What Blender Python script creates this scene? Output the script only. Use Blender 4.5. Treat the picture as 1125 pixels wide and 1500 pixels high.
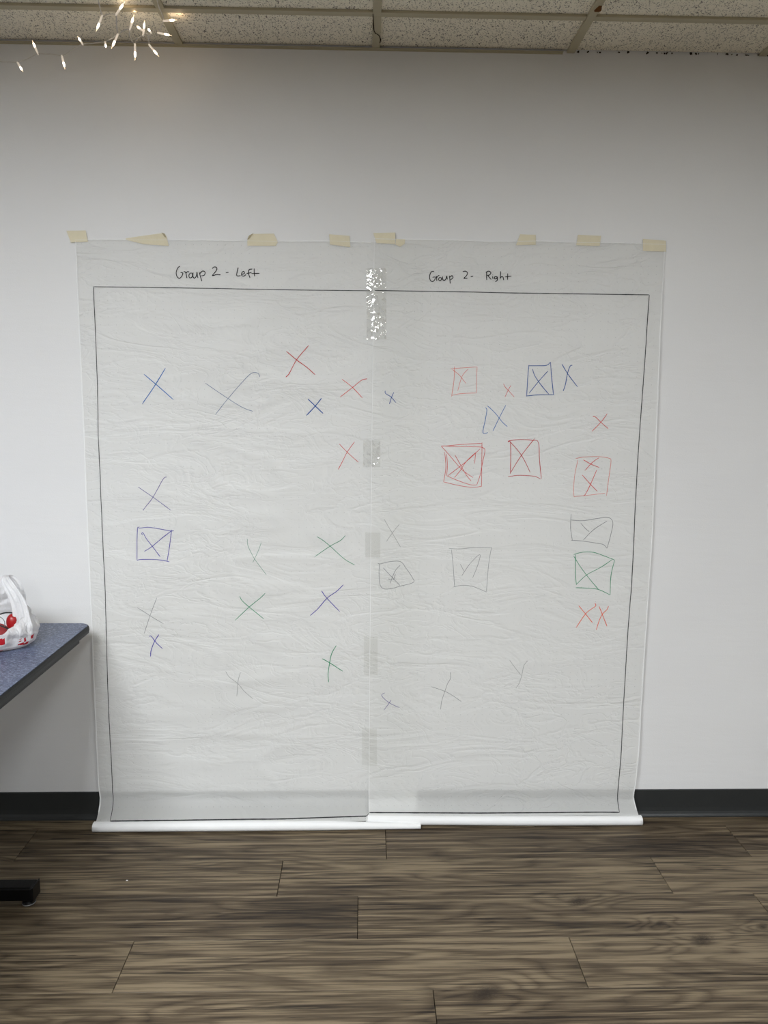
import bpy, bmesh, math, random
from mathutils import Vector, noise
random.seed(7)
S = bpy.context.scene
for o in list(bpy.data.objects): bpy.data.objects.remove(o)
C = S.collection

# ------------------------------------------------------------------ camera
# room: photographed wall is the plane y = 0, floor z = 0, room extends to -y
D, CAMH, PITCH, YAW, ROLL, F = 2.5756, 1.4647, .1395, .0244, .0076, 1127.0
H = 2.563
cp, sp, cy, sy, cr, sr = math.cos(PITCH), math.sin(PITCH), math.cos(YAW), math.sin(YAW), math.cos(ROLL), math.sin(ROLL)
fwd = Vector((sy*cp, cy*cp, -sp)); rt = Vector((cy, -sy, 0)); up = rt.cross(fwd)
R2 = cr*rt + sr*up; U2 = -sr*rt + cr*up
CAM = Vector((0, -D, CAMH))
cam = bpy.data.cameras.new('camera'); cam.sensor_fit = 'VERTICAL'; cam.sensor_height = 36; cam.lens = 36*F/1500
cam.clip_start = .02
co = bpy.data.objects.new('camera', cam); C.objects.link(co); S.camera = co
from mathutils import Matrix
M3 = Matrix((R2, U2, -fwd)).transposed()
co.matrix_world = Matrix.Translation(CAM) @ M3.to_4x4()

# ------------------------------------------------------------------ world, exposure
w = bpy.data.worlds.new('world'); S.world = w; w.use_nodes = True
w.node_tree.nodes['Background'].inputs[0].default_value = (.75, .8, .9, 1)
w.node_tree.nodes['Background'].inputs[1].default_value = .1
S.view_settings.view_transform = 'Standard'; S.view_settings.look = 'None'
S.cycles.use_light_tree = False; S.cycles.max_bounces = 6; S.cycles.diffuse_bounces = 4; S.cycles.glossy_bounces = 3; S.cycles.transmission_bounces = 5; S.cycles.transparent_max_bounces = 8
S.view_settings.gamma = 1; S.view_settings.use_curve_mapping = False
S.view_settings.exposure = 1.31
# ceiling light panels of the room: (x, y, watts-like emission)
PANELS = [(-.89, -2.65, 14.5), (0.03, -5.1, 25.0), (1.55, -2.65, 11.5), (-1.5, -2.65, 13.5)]

def ray(px, py): return fwd + R2*((px-562.5)/F) + U2*((750-py)/F)
def on_wall(px, py, d=0.0):            # survey point -> point on the plane d metres in front of the wall
    r = ray(px, py); t = (-d - CAM.y)/r.y
    return CAM + r*t
def on_level(px, py, z):
    r = ray(px, py); t = (z - CAM.z)/r.z
    return CAM + r*t

# ------------------------------------------------------------------ helpers
def link(name, me, mat=None, parent=None, smooth=False, loc=None):
    if mat is not None and not me.materials: me.materials.append(mat)
    if smooth:
        for p in me.polygons: p.use_smooth = True
    o = bpy.data.objects.new(name, me); C.objects.link(o)
    if parent: o.parent = parent
    if loc is not None: o.location = loc
    return o
def pydata(name, v, f):
    me = bpy.data.meshes.new(name); me.from_pydata([tuple(a) for a in v], [], f); me.validate(); me.update(); return me
def empty(name, loc=(0, 0, 0)):
    o = bpy.data.objects.new(name, None); C.objects.link(o); o.location = loc; o.empty_display_size = .05; return o
def tag(o, label, cat, group=None):
    o['label'] = label; o['category'] = cat
    if group: o['group'] = group
    return o
def struct(o): o['kind'] = 'structure'; return o
def box_me(name, x0, x1, y0, y1, z0, z1, bev=0, seg=2):
    bm = bmesh.new(); bmesh.ops.create_cube(bm, size=1)
    for v in bm.verts:
        v.co = Vector((x0+(v.co.x+.5)*(x1-x0), y0+(v.co.y+.5)*(y1-y0), z0+(v.co.z+.5)*(z1-z0)))
    if bev: bmesh.ops.bevel(bm, geom=bm.edges[:], offset=bev, segments=seg, affect='EDGES', profile=.5)
    me = bpy.data.meshes.new(name); bm.to_mesh(me); bm.free(); return me
def lathe_me(name, prof, n=12, axis=Vector((0, 0, 1)), org=Vector((0, 0, 0)), close=True):
    a = axis.normalized(); t = Vector((1, 0, 0)) if abs(a.x) < .9 else Vector((0, 1, 0))
    u = a.cross(t).normalized(); w_ = a.cross(u); v = []; f = []
    for r, h in prof:
        for k in range(n):
            q = 2*math.pi*k/n; v.append(org + a*h + u*(r*math.cos(q)) + w_*(r*math.sin(q)))
    for i in range(len(prof)-1):
        for k in range(n): f.append((i*n+k, i*n+(k+1) % n, (i+1)*n+(k+1) % n, (i+1)*n+k))
    if close: f.append(tuple(range(n))[::-1]); f.append(tuple((len(prof)-1)*n+k for k in range(n)))
    return pydata(name, v, f)
def smooth_line(pts, sub=6):
    P = [Vector(p) for p in pts]
    if len(P) < 3:
        return [P[0].lerp(P[-1], i/sub) for i in range(sub+1)] if len(P) == 2 else P
    out = []
    for i in range(len(P)-1):
        a, b, c, d = P[max(i-1, 0)], P[i], P[i+1], P[min(i+2, len(P)-1)]
        for k in range(sub):
            t = k/sub
            out.append(.5*((2*b) + (c-a)*t + (2*a-5*b+4*c-d)*t*t + (3*b-a-3*c+d)*t**3))
    out.append(P[-1]); return out
def tube_me(name, pts, r, n=8):
    P = [Vector(p) for p in pts]; v = []; f = []
    rr = r if isinstance(r, (list, tuple)) else [r]*len(P)
    ref = Vector((.13, .21, 1)).normalized()
    for i, p in enumerate(P):
        d = (P[min(i+1, len(P)-1)] - P[max(i-1, 0)]).normalized()
        if abs(d.dot(ref)) > .95: ref = Vector((1, .1, .05)).normalized()
        u = d.cross(ref).normalized(); q = d.cross(u)
        for k in range(n):
            a = 2*math.pi*k/n; v.append(p + u*(rr[i]*math.cos(a)) + q*(rr[i]*math.sin(a)))
    for i in range(len(P)-1):
        for k in range(n): f.append((i*n+k, (i+1)*n+k, (i+1)*n+(k+1) % n, i*n+(k+1) % n))
    f.append(tuple(range(n))); f.append(tuple((len(P)-1)*n+k for k in range(n))[::-1])
    return pydata(name, v, f)
def join_me(name, mes):
    bm = bmesh.new()
    for m in mes: bm.from_mesh(m)
    me = bpy.data.meshes.new(name); bm.to_mesh(me); bm.free(); return me

# ------------------------------------------------------------------ materials
class NT:
    def __init__(s, name):
        s.m = bpy.data.materials.new(name); s.m.use_nodes = True; s.t = s.m.node_tree; s.n = s.t.nodes
        s.b = s.n['Principled BSDF']; s.out = s.n['Material Output']
    def add(s, ty, **kw):
        n = s.n.new(ty); ins = kw.pop('ins', {})
        for k, v in kw.items(): setattr(n, k, v)
        for k, v in ins.items(): s.set(n.inputs[k], v)
        return n
    def set(s, sock, v):
        if isinstance(v, bpy.types.NodeSocket): s.t.links.new(v, sock)
        else:
            try: sock.default_value = v
            except Exception: sock.default_value = (*v, 1)
    def math(s, op, a, b=0.0, c=None, clamp=False):
        n = s.n.new('ShaderNodeMath'); n.operation = op; n.use_clamp = clamp
        s.set(n.inputs[0], a); s.set(n.inputs[1], b)
        if c is not None: s.set(n.inputs[2], c)
        return n.outputs[0]
    def coord(s, which='Object'): return s.n.new('ShaderNodeTexCoord').outputs[which]
    def mapping(s, vec, scale=(1, 1, 1), loc=(0, 0, 0)):
        n = s.n.new('ShaderNodeMapping'); s.set(n.inputs['Vector'], vec)
        s.set(n.inputs['Scale'], scale); s.set(n.inputs['Location'], loc); return n.outputs[0]
    def noise(s, vec, scale=5, detail=3, rough=.5, dist=0):
        n = s.add('ShaderNodeTexNoise', ins={'Vector': vec, 'Scale': scale, 'Detail': detail, 'Roughness': rough, 'Distortion': dist})
        return n.outputs['Fac']
    def ramp(s, fac, stops):
        n = s.n.new('ShaderNodeValToRGB'); s.set(n.inputs[0], fac); e = n.color_ramp.elements
        while len(e) < len(stops): e.new(.5)
        for i, (p, c) in enumerate(stops):
            e[i].position = p; e[i].color = (*c, 1) if len(c) == 3 else c
        return n.outputs[0]
    def mix(s, fac, a, b, mode='MIX'):
        n = s.n.new('ShaderNodeMix'); n.data_type = 'RGBA'; n.blend_type = mode
        s.set(n.inputs[0], fac); s.set(n.inputs[6], a); s.set(n.inputs[7], b); return n.outputs[2]
    def sep(s, vec):
        n = s.n.new('ShaderNodeSeparateXYZ'); s.set(n.inputs[0], vec); return n.outputs
    def bump(s, h, dist=.001, strength=1.0):
        return s.add('ShaderNodeBump', ins={'Height': h, 'Distance': dist, 'Strength': strength}).outputs[0]
    def col(s, c): s.set(s.b.inputs['Base Color'], c if isinstance(c, bpy.types.NodeSocket) else (*c, 1)); return s
    def rough(s, r): s.set(s.b.inputs['Roughness'], r); return s
    def spec(s, r): s.set(s.b.inputs['Specular IOR Level'], r); return s
    def nrm(s, x): s.set(s.b.inputs['Normal'], x); return s
def L(r, g, b):                                             # sRGB 0..255 -> linear
    f = lambda c: c/12.92 if c <= .04045 else ((c+.055)/1.055)**2.4
    return (f(r/255), f(g/255), f(b/255))
def plain(name, c, r=.5, spec=.5, var=.06, bs=200, bd=.0002, metal=0):
    t = NT(name); o = t.coord()
    n = t.noise(o, bs*.2, 3)
    t.col(t.mix(n, (*[x*(1-var) for x in c], 1), (*[x*(1+var) for x in c], 1))).rough(r).spec(spec)
    t.nrm(t.bump(t.noise(o, bs, 2), bd)); t.set(t.b.inputs['Metallic'], metal); return t.m

def wall_material():
    t = NT('wall_paint'); o = t.coord()
    base = t.ramp(t.noise(o, 1.3, 4), [(.3, (.73, .73, .73)), (.7, (.76, .76, .757))])
    scuff = t.ramp(t.noise(t.mapping(o, (2, 2, 9)), 3, 5, .7), [(.70, (1, 1, 1)), (.78, (.93, .92, .90))])
    t.col(t.mix(1.0, base, scuff, 'MULTIPLY')).rough(.42).spec(.35)
    b = t.math('ADD', t.noise(o, 260, 2), t.math('MULTIPLY', t.noise(t.mapping(o, (1.5, 1.5, 7)), 1.0, 4), 14))
    t.nrm(t.bump(b, .0004, .8)); return t.m

def tile_material(name, tint, seed):
    t = NT(name); o = t.coord(); rnd = t.n.new('ShaderNodeObjectInfo').outputs['Random']
    cmb = t.n.new('ShaderNodeCombineXYZ'); t.set(cmb.inputs[0], t.math('MULTIPLY', rnd, 37.0)); cmb.inputs[1].default_value = seed
    va = t.add('ShaderNodeVectorMath', operation='ADD', ins={0: o, 1: cmb.outputs[0]}).outputs[0]
    # short wormy fissures: stretched noise thresholded, turned by a second noise
    ang = t.add('ShaderNodeVectorRotate', rotation_type='Z_AXIS', ins={'Vector': va, 'Angle': t.math('MULTIPLY', t.noise(va, 35, 1), 9.0)}).outputs[0]
    fis = t.noise(t.mapping(va, (1, .55, 1)), 175, 2.5, .6, 1.5)
    m1 = t.ramp(fis, [(.36, (1, 1, 1)), (.41, (0, 0, 0))])
    vo = t.add('ShaderNodeTexVoronoi', ins={'Vector': va, 'Scale': 120.0}).outputs['Distance']
    m2 = t.ramp(vo, [(.14, (1, 1, 1)), (.24, (0, 0, 0))])
    m = t.math('MAXIMUM', t.math('MULTIPLY', m1, .9), t.math('MULTIPLY', m2, .75))
    base = t.mix(t.noise(va, 4, 3), (*[c*.93 for c in tint], 1), (*tint, 1))
    t.col(t.mix(m, base, (.10, .085, .065, 1))).rough(.95).spec(.1)
    t.nrm(t.bump(t.math('SUBTRACT', t.math('MULTIPLY', t.noise(va, 300, 3), .4), m), .0012)); return t.m

KNOTS = [(.64, -.478, 1.0), (.939, -.65, 1.0), (.306, -.838, 1.15), (.847, -.581, .5), (1.135, -.597, .6)]
def wood_material():
    t = NT('plank_vinyl'); o = t.coord(); info = t.n.new('ShaderNodeObjectInfo'); rnd = info.outputs['Random']
    cmb = t.n.new('ShaderNodeCombineXYZ'); t.set(cmb.inputs[0], t.math('MULTIPLY', rnd, 57.0)); t.set(cmb.inputs[1], t.math('MULTIPLY', rnd, 23.0))
    p = t.add('ShaderNodeVectorMath', operation='ADD', ins={0: o, 1: cmb.outputs[0]}).outputs[0]
    wpos = t.n.new('ShaderNodeNewGeometry').outputs['Position']; X, Y, Z = t.sep(wpos)
    knot = None; warp = None
    for kx, ky, ks in KNOTS:
        dx = t.math('MULTIPLY', t.math('SUBTRACT', X, kx), 1/(.036*ks)); dy = t.math('MULTIPLY', t.math('SUBTRACT', Y, ky), 1/(.027*ks))
        # tilt of the knot
        dxx = t.math('ADD', dx, t.math('MULTIPLY', dy, -.45))
        r2 = t.math('ADD', t.math('MULTIPLY', dxx, dxx), t.math('MULTIPLY', dy, dy))
        k = t.math('EXPONENT', t.math('MULTIPLY', r2, -1.0)); wv = t.math('EXPONENT', t.math('MULTIPLY', r2, -.10))
        knot = k if knot is None else t.math('MAXIMUM', knot, k)
        warp = wv if warp is None else t.math('MAXIMUM', warp, wv)
    # cathedral rings: slow stretched field, read as many thin bands
    slow = t.noise(t.mapping(p, (1.1, 8.0, 1)), 1.0, 2.2, .5, .5)
    field = t.math('ADD', t.math('MULTIPLY', slow, 11.0), t.math('MULTIPLY', warp, 2.2))
    rings = t.math('MULTIPLY', t.math('ADD', t.math('SINE', t.math('MULTIPLY', field, 6.283)), 1.0), .5)
    rings = t.math('POWER', rings, .45)
    fine = t.noise(t.mapping(p, (3, 150, 1)), 1.0, 6, .72)
    mid = t.noise(t.mapping(p, (1.4, 62, 1)), 1.0, 5, .66, .35)
    big = t.noise(t.mapping(p, (1.1, 7, 1)), 1.0, 3, .55)
    v = t.math('ADD', t.math('MULTIPLY', rings, .062), t.math('MULTIPLY', fine, .42))
    v = t.math('ADD', v, t.math('MULTIPLY', mid, .44)); v = t.math('ADD', v, t.math('MULTIPLY', big, .20)); v = t.math('SUBTRACT', v, .042)
    v = t.math('ADD', v, t.math('MULTIPLY', t.math('SUBTRACT', rnd, .5), .05))
    c = t.ramp(v, [(.41, L(36, 28, 20)), (.465, L(68, 57, 43)), (.53, L(92, 80, 63)), (.60, L(126, 112, 90))])
    # long dark splits
    st = t.noise(t.mapping(p, (2.6, 95, 1), (4, 9, 0)), 1.0, 4, .6, .7)
    gate = t.ramp(t.noise(t.mapping(p, (1.8, 9, 1), (1, 5, 0)), 1.0, 2), [(.44, (0, 0, 0)), (.54, (1, 1, 1))])
    sp_ = t.ramp(st, [(.375, (1, 1, 1)), (.42, (0, 0, 0))])
    c = t.mix(t.math('MULTIPLY', t.math('MULTIPLY', sp_, gate), .8), c, (*L(24, 18, 13), 1))
    kn = t.math('MULTIPLY', knot, t.math('ADD', .15, t.math('MULTIPLY', t.noise(t.mapping(wpos, (60, 120, 1)), 1.0, 4, .7, 2.0), 1.3)))
    c = t.mix(t.ramp(kn, [(.22, (0, 0, 0)), (.85, (1, 1, 1))]), c, (*L(40, 31, 22), 1))
    t.col(c).rough(t.ramp(fine, [(.3, (.46,)*3), (.7, (.60,)*3)])).spec(.32)
    t.nrm(t.bump(fine, .0006, .4)); return t.m

def paper_material():
    t = NT('dot_grid_paper'); o = t.coord(); X, Y, Z = t.sep(o)
    def cell(v, off): return t.math('SUBTRACT', t.math('FRACT', t.math('ADD', t.math('MULTIPLY', v, 1/.0254), off)), .5)
    dx, dz = cell(X, .31), cell(Z, .12)
    r = t.math('SQRT', t.math('ADD', t.math('MULTIPLY', dx, dx), t.math('MULTIPLY', dz, dz)))
    dot = t.math('MULTIPLY', t.ramp(r, [(.035, (1, 1, 1)), (.065, (0, 0, 0))]), t.ramp(t.noise(o, 7, 3), [(.35, (.15,)*3), (.7, (.75,)*3)]))
    fib = t.noise(o, 55, 4, .6)
    base = t.mix(fib, (.915, .92, .895, 1), (.94, .945, .922, 1))
    col = t.mix(dot, base, (.33, .34, .33, 1))
    # handling creases: ridged stretched noise
    n1 = t.math('ABSOLUTE', t.math('SUBTRACT', t.noise(t.mapping(o, (2.6, 1, 7.5)), 1.0, 4, .5, 1.2), .5))
    n2 = t.math('ABSOLUTE', t.math('SUBTRACT', t.noise(t.mapping(o, (7, 1, 13), (3, 0, 7)), 1.0, 3, .55, 1.5), .5))
    area = t.ramp(t.noise(t.mapping(o, (2.2, 1, 1.3), (.4, 0, .2)), 1.0, 3), [(.38, (.12,)*3), (.62, (1, 1, 1))])
    h = t.math('ADD', t.math('MULTIPLY', t.math('MINIMUM', n1, .07), 9.0), t.math('MULTIPLY', t.math('MULTIPLY', t.math('MINIMUM', n2, .05), 9.0), area))
    h = t.math('ADD', h, t.math('MULTIPLY', t.noise(o, 130, 3), .05))
    bmp = t.bump(h, .0028, .75)
    dif = t.add('ShaderNodeBsdfDiffuse', ins={'Color': col, 'Normal': bmp}).outputs[0]
    trl = t.add('ShaderNodeBsdfTranslucent', ins={'Color': (.985, .985, .975, 1), 'Normal': bmp}).outputs[0]
    tra = t.n.new('ShaderNodeBsdfTransparent').outputs[0]
    glo = t.add('ShaderNodeBsdfGlossy', ins={'Color': (1, 1, 1, 1), 'Roughness': .5, 'Normal': bmp}).outputs[0]
    def mixs(f, a, b):
        n = t.n.new('ShaderNodeMixShader'); t.set(n.inputs[0], f); t.t.links.new(a, n.inputs[1]); t.t.links.new(b, n.inputs[2]); return n.outputs[0]
    s = mixs(.42, dif, trl); s = mixs(.03, s, glo); s = mixs(.20, s, tra)
    t.t.links.new(s, t.out.inputs[0]); return t.m

def clear_tape_material(name, haze, seed, gl=.05):
    t = NT(name); o = t.mapping(t.coord(), (1, 1, 1), (seed, 0, seed*.7))
    h = t.math('ABSOLUTE', t.math('SUBTRACT', t.noise(o, 14, 2.5, .55, 1.2), .5))
    bmp = t.bump(h, .009, 1.0)
    msk = t.ramp(t.noise(t.mapping(o, (1.6, 1, .8)), 34, 3, .6, 2.2), [(.50, (.06,)*3), (.56, (1, 1, 1))])
    gl = t.math('MULTIPLY', msk, gl)
    tra = t.add('ShaderNodeBsdfTransparent', ins={'Color': (.97, .97, .96, 1)}).outputs[0]
    dif = t.add('ShaderNodeBsdfDiffuse', ins={'Color': (.5, .5, .5, 1)}).outputs[0]
    glo = t.add('ShaderNodeBsdfGlossy', ins={'Color': (1, 1, 1, 1), 'Roughness': .035, 'Normal': bmp}).outputs[0]
    a = t.add('ShaderNodeMixShader', ins={0: haze}); t.t.links.new(tra, a.inputs[1]); t.t.links.new(dif, a.inputs[2])
    b = t.add('ShaderNodeMixShader', ins={0: gl}); t.t.links.new(a.outputs[0], b.inputs[1]); t.t.links.new(glo, b.inputs[2])
    t.t.links.new(b.outputs[0], t.out.inputs[0]); return t.m

def laminate_material():
    t = NT('flecked_laminate'); o = t.coord()
    n = t.noise(t.mapping(o, (110, 190, 1)), 1.0, 4, .72, .6)
    n2 = t.noise(t.mapping(o, (260, 420, 1), (5, 3, 0)), 1.0, 2, .6)
    v = t.math('ADD', t.math('MULTIPLY', n, .7), t.math('MULTIPLY', n2, .3))
    t.col(t.ramp(v, [(.38, L(34, 42, 62)), (.46, L(62, 72, 98)), (.53, L(82, 92, 118)), (.62, L(146, 152, 170))])).rough(.38).spec(.5)
    t.nrm(t.bump(v, .0002)); return t.m

def plastic_material(name, red=False):
    t = NT(name); o = t.coord()
    h = t.noise(t.mapping(o, (1.3, 1.3, .55)), 38, 4, .6, .8)
    bmp = t.bump(h, .010, 1.0)
    c = (*L(190, 30, 42), 1) if red else (.86, .86, .87, 1)
    t.set(t.b.inputs['Base Color'], c); t.rough(.28).spec(.5).nrm(bmp)
    trl = t.add('ShaderNodeBsdfTranslucent', ins={'Color': c, 'Normal': bmp}).outputs[0]
    tra = t.n.new('ShaderNodeBsdfTransparent').outputs[0]
    a = t.add('ShaderNodeMixShader', ins={0: .30}); t.t.links.new(t.b.outputs[0], a.inputs[1]); t.t.links.new(trl, a.inputs[2])
    b = t.add('ShaderNodeMixShader', ins={0: .0 if red else .10}); t.t.links.new(a.outputs[0], b.inputs[1]); t.t.links.new(tra, b.inputs[2])
    t.t.links.new(b.outputs[0], t.out.inputs[0]); return t.m

def emit_material(name, c, s):
    t = NT(name); t.col((.9, .9, .9)); t.set(t.b.inputs['Emission Color'], (*c, 1)); t.set(t.b.inputs['Emission Strength'], s); return t.m

M_wall = wall_material()
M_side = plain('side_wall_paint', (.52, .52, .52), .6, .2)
M_tileA = tile_material('ceiling_tile_grey', L(249, 243, 225), 1.0)
M_tee = plain('tee_paint', L(184, 176, 150), .55, .3, .05, 60, .0003)
M_wood = wood_material()
M_sub = plain('subfloor', (.02, .017, .014), .9, .1)
M_base = plain('black_vinyl', L(42, 44, 44), .42, .5, .08, 90, .0004)
M_paper = paper_material()
M_roll = plain('paper_roll', (.84, .845, .84), .6, .3, .02, 90, .0006)
M_tape = plain('masking_tape', L(224, 216, 190), .75, .2, .06, 160, .0006)
M_tape_shade = plain('masking_tape_fold_shade', L(176, 166, 138), .75, .2, .06, 160, .0006)  # darker tape tone: shading of the curled corners put into the colour
M_lam = laminate_material()
M_edge = plain('black_edging', L(17, 18, 18), .5, .35, .08, 150, .0003)
M_steel = plain('black_steel', L(7, 7, 8), .35, .25, .05, 300, .0002)
M_chrome = plain('grey_glide', L(110, 110, 110), .35, .5)
M_bag = plastic_material('white_plastic_film'); M_bagred = plastic_material('red_print_film', True)
M_cordblack = plain('black_cord', L(16, 16, 17), .45, .5)
M_red = plain('red_item', L(150, 10, 16), .35, .5)
M_wire = plain('clear_white_wire', (.62, .60, .57), .35, .5)
M_dirt = plain('dark_dirt', L(52, 44, 34), .9, .1, .3)
M_rust = plain('rust', L(104, 66, 30), .85, .1, .35, 120)

# ------------------------------------------------------------------ setting
XL, XR, YF = -3.63, 4.28, -8.54
struct(link('wall_back', box_me('wall_back', XL, XR, 0, .12, -.05, H+.12), M_wall))
struct(link('wall_left', box_me('wall_left', XL-.12, XL, YF, .12, -.05, H+.12), M_side))
struct(link('wall_right', box_me('wall_right', XR, XR+.12, YF, .12, -.05, H+.12), M_side))
struct(link('wall_front', box_me('wall_front', XL-.12, XR+.12, YF-.12, YF, -.05, H+.12), M_side))
floor = struct(link('floor', box_me('floor', XL-.12, XR+.12, YF-.12, .12, -.05, -.006), M_sub))
# planks: rows parallel to the wall, individual boards
PW, PL, G = .1878, 1.2, .0009
rowoff = {0: .60, 1: .074, 2: .939, 3: -.017, 4: .571, 5: .176}
pm = {}
def plank(x0, x1, y0, y1):
    k = (round(x1-x0, 3), round(y1-y0, 3))
    if k not in pm:
        a, b = k; pm[k] = box_me('plank', -a/2+G, a/2-G, -b/2+G*.6, b/2-G*.6, -.006, 0, .0007, 1)
        pm[k].materials.append(M_wood)
    link('plank', pm[k], None, floor, loc=((x0+x1)/2, (y0+y1)/2, 0))
y = -.0699; rows = [(0, 0.0, y)]; i = 1
while y > YF: rows.append((i, y, max(y-PW, YF))); y -= PW; i += 1
for i, y1, y0 in rows:
    off = rowoff.get(i, random.uniform(0, PL)); x = off - PL*math.ceil((off-XL)/PL)
    while x < XR:
        a, b = max(x, XL), min(x+PL, XR)
        if b-a > .02: plank(a, b, y0, y1)
        x += PL
# baseboards: cove base with a toe at the foot
def cove(name, a, b):
    d = (b-a); d.z = 0; Ln = d.length; d.normalize(); n = Vector((d.y, -d.x, 0))        # into the room
    prof = [(0, 0), (.013, 0), (.0145, .002), (.0135, .006), (.0085, .012), (.0055, .02), (.004, .035), (.004, .0990), (.0028, .1016), (0, .1016)]
    v = []; seg = 60
    for s in range(seg+1):
        for py, pz in prof:
            wob = .0006*noise.noise(Vector((s*.31, 0, a.x))) if pz > .09 else 0
            v.append(a + d*(Ln*s/seg) + n*py + Vector((0, 0, pz+wob)))
    m = len(prof); f = [(s*m+k, s*m+k+1, (s+1)*m+k+1, (s+1)*m+k) for s in range(seg) for k in range(m-1)]
    return struct(link(name, pydata(name, v, f), M_base))
cove('baseboard_back', Vector((XL, 0, 0)), Vector((XR, 0, 0)))
cove('baseboard_right', Vector((XR, 0, 0)), Vector((XR, YF, 0)))
cove('baseboard_left', Vector((XL, YF, 0)), Vector((XL, 0, 0)))
# ceiling: deck, tiles and tees
ceil = struct(link('ceiling', box_me('ceiling', XL-.12, XR+.12, YF-.12, .12, H+.03, H+.12), M_sub))
T = .6096; X0 = -.5824; TW = .012
xs = [X0 + T*k for k in range(-6, 10)]; xs = [XL] + [x for x in xs if XL+.05 < x < XR-.05] + [XR]
ys = [0.0, -.2145]; 
while ys[-1]-T > YF+.05: ys.append(ys[-1]-T)
ys.append(YF)
tm = {}
panel_cells = {}
for pi_, (px_, py_, s_) in enumerate(PANELS):
    ci = min(range(len(xs)-1), key=lambda k: abs((xs[k]+xs[k+1])/2-px_)); cj = min(range(len(ys)-1), key=lambda k: abs((ys[k]+ys[k+1])/2-py_))
    panel_cells[(ci, cj)] = pi_; panel_cells[(ci, cj+1)] = pi_
for i in range(len(xs)-1):
    for j in range(len(ys)-1):
        if (i, j) in panel_cells: continue
        k = (round(xs[i+1]-xs[i], 3), round(ys[j]-ys[j+1], 3))
        if k not in tm:
            a, b = k; tm[k] = box_me('ceiling_tile', -a/2+.003, a/2-.003, -b/2+.003, b/2-.003, .004, .02, .0015, 1); tm[k].materials.append(M_tileA)
        link('ceiling_tile', tm[k], None, ceil, loc=((xs[i]+xs[i+1])/2, (ys[j]+ys[j+1])/2, H))
def tee(x0, x1, y0, y1, z=0.0):
    link('ceiling_tee', box_me('ceiling_tee', x0, x1, y0, y1, H-.0035+z, H+.0038, .0006, 1), M_tee, ceil)
for x in xs[1:-1]:
    main = abs(x-(X0+2*T)) < .01
    if main: tee(x-TW, x+TW, YF, -.0005, -.0012)
    else:
        for j in range(len(ys)-1): tee(x-TW, x+TW, ys[j+1]+TW+.0006, ys[j]-(TW+.0006 if j else .0005))
for yy in ys[1:-1]:
    xc = X0+2*T
    tee(XL, xc-TW-.0006, yy-TW, yy+TW); tee(xc+TW+.0006, XR, yy-TW, yy+TW)
# wall angle, left of the main tee only (it is missing on the right)
ang = join_me('trim_1', [box_me('a', XL, .612, -.011, 0, H-.0052, H-.0036), box_me('b', XL, .612, -.0018, 0, H-.0085, H-.0036)])
struct(link('trim_1', ang, M_tee))
# broken tile edge right of it: crumbs and a ragged gap
bm = bmesh.new(); x = .66
while x < 1.75:
    s = random.uniform(.0008, .0028); r = bmesh.ops.create_icosphere(bm, subdivisions=1, radius=s)
    for v in r['verts']:
        v.co = Vector((v.co.x*random.uniform(1, 2.6), v.co.y, v.co.z*random.uniform(.4, .9))) + Vector((x, -.004-random.random()*.004, H+.001-random.random()*.006))
    x += random.choice([.008, .016, .03, .06])
me = bpy.data.meshes.new('tile_crumbs'); bm.to_mesh(me); bm.free()
o = link('tile_crumbs', me, M_dirt, ceil); o['kind'] = 'stuff'
def flat_on_ceiling(name, pts, width, mat, z, thick=.0006):
    P = [on_level(px, py, z) for px, py in pts]; v = []; f = []
    for i, p in enumerate(P):
        d = (P[min(i+1, len(P)-1)]-P[max(i-1, 0)]); d.z = 0; d.normalize(); n = Vector((-d.y, d.x, 0))
        wd = width*(.6+.8*random.random())
        for a, zz in ((-1, z), (1, z), (1, z-thick), (-1, z-thick)): v.append(Vector((p.x, p.y, zz)) + n*(a*wd/2))
    for i in range(len(P)-1):
        for k in range(4): f.append((i*4+k, i*4+(k+1) % 4, i*4+4+(k+1) % 4, i*4+4+k))
    return link(name, pydata(name, v, f), mat, ceil)
flat_on_ceiling('crack', [(546.3, 20), (546.8, 29), (547, 38), (548, 45), (550, 49), (553, 50), (556, 53), (557.5, 58), (556.5, 63)], .0032, M_dirt, H-.0038)
P = on_level(877, 13, H-.005)
blob = [(P + Vector((.0085*math.cos(a)*(1+.3*math.sin(3*a)), .022*math.sin(a)*(1+.25*math.cos(2*a)), 0))) for a in [2*math.pi*k/18 for k in range(18)]]
for b in blob: b.z = H-.0048
bl = [b - Vector((0, 0, .0006)) for b in blob]
link('rust_stain', pydata('rust_stain', blob+bl, [tuple(range(18)), tuple(range(35, 17, -1))]+[(k, (k+1) % 18, 18+(k+1) % 18, 18+k) for k in range(18)]), M_rust, ceil)
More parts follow.
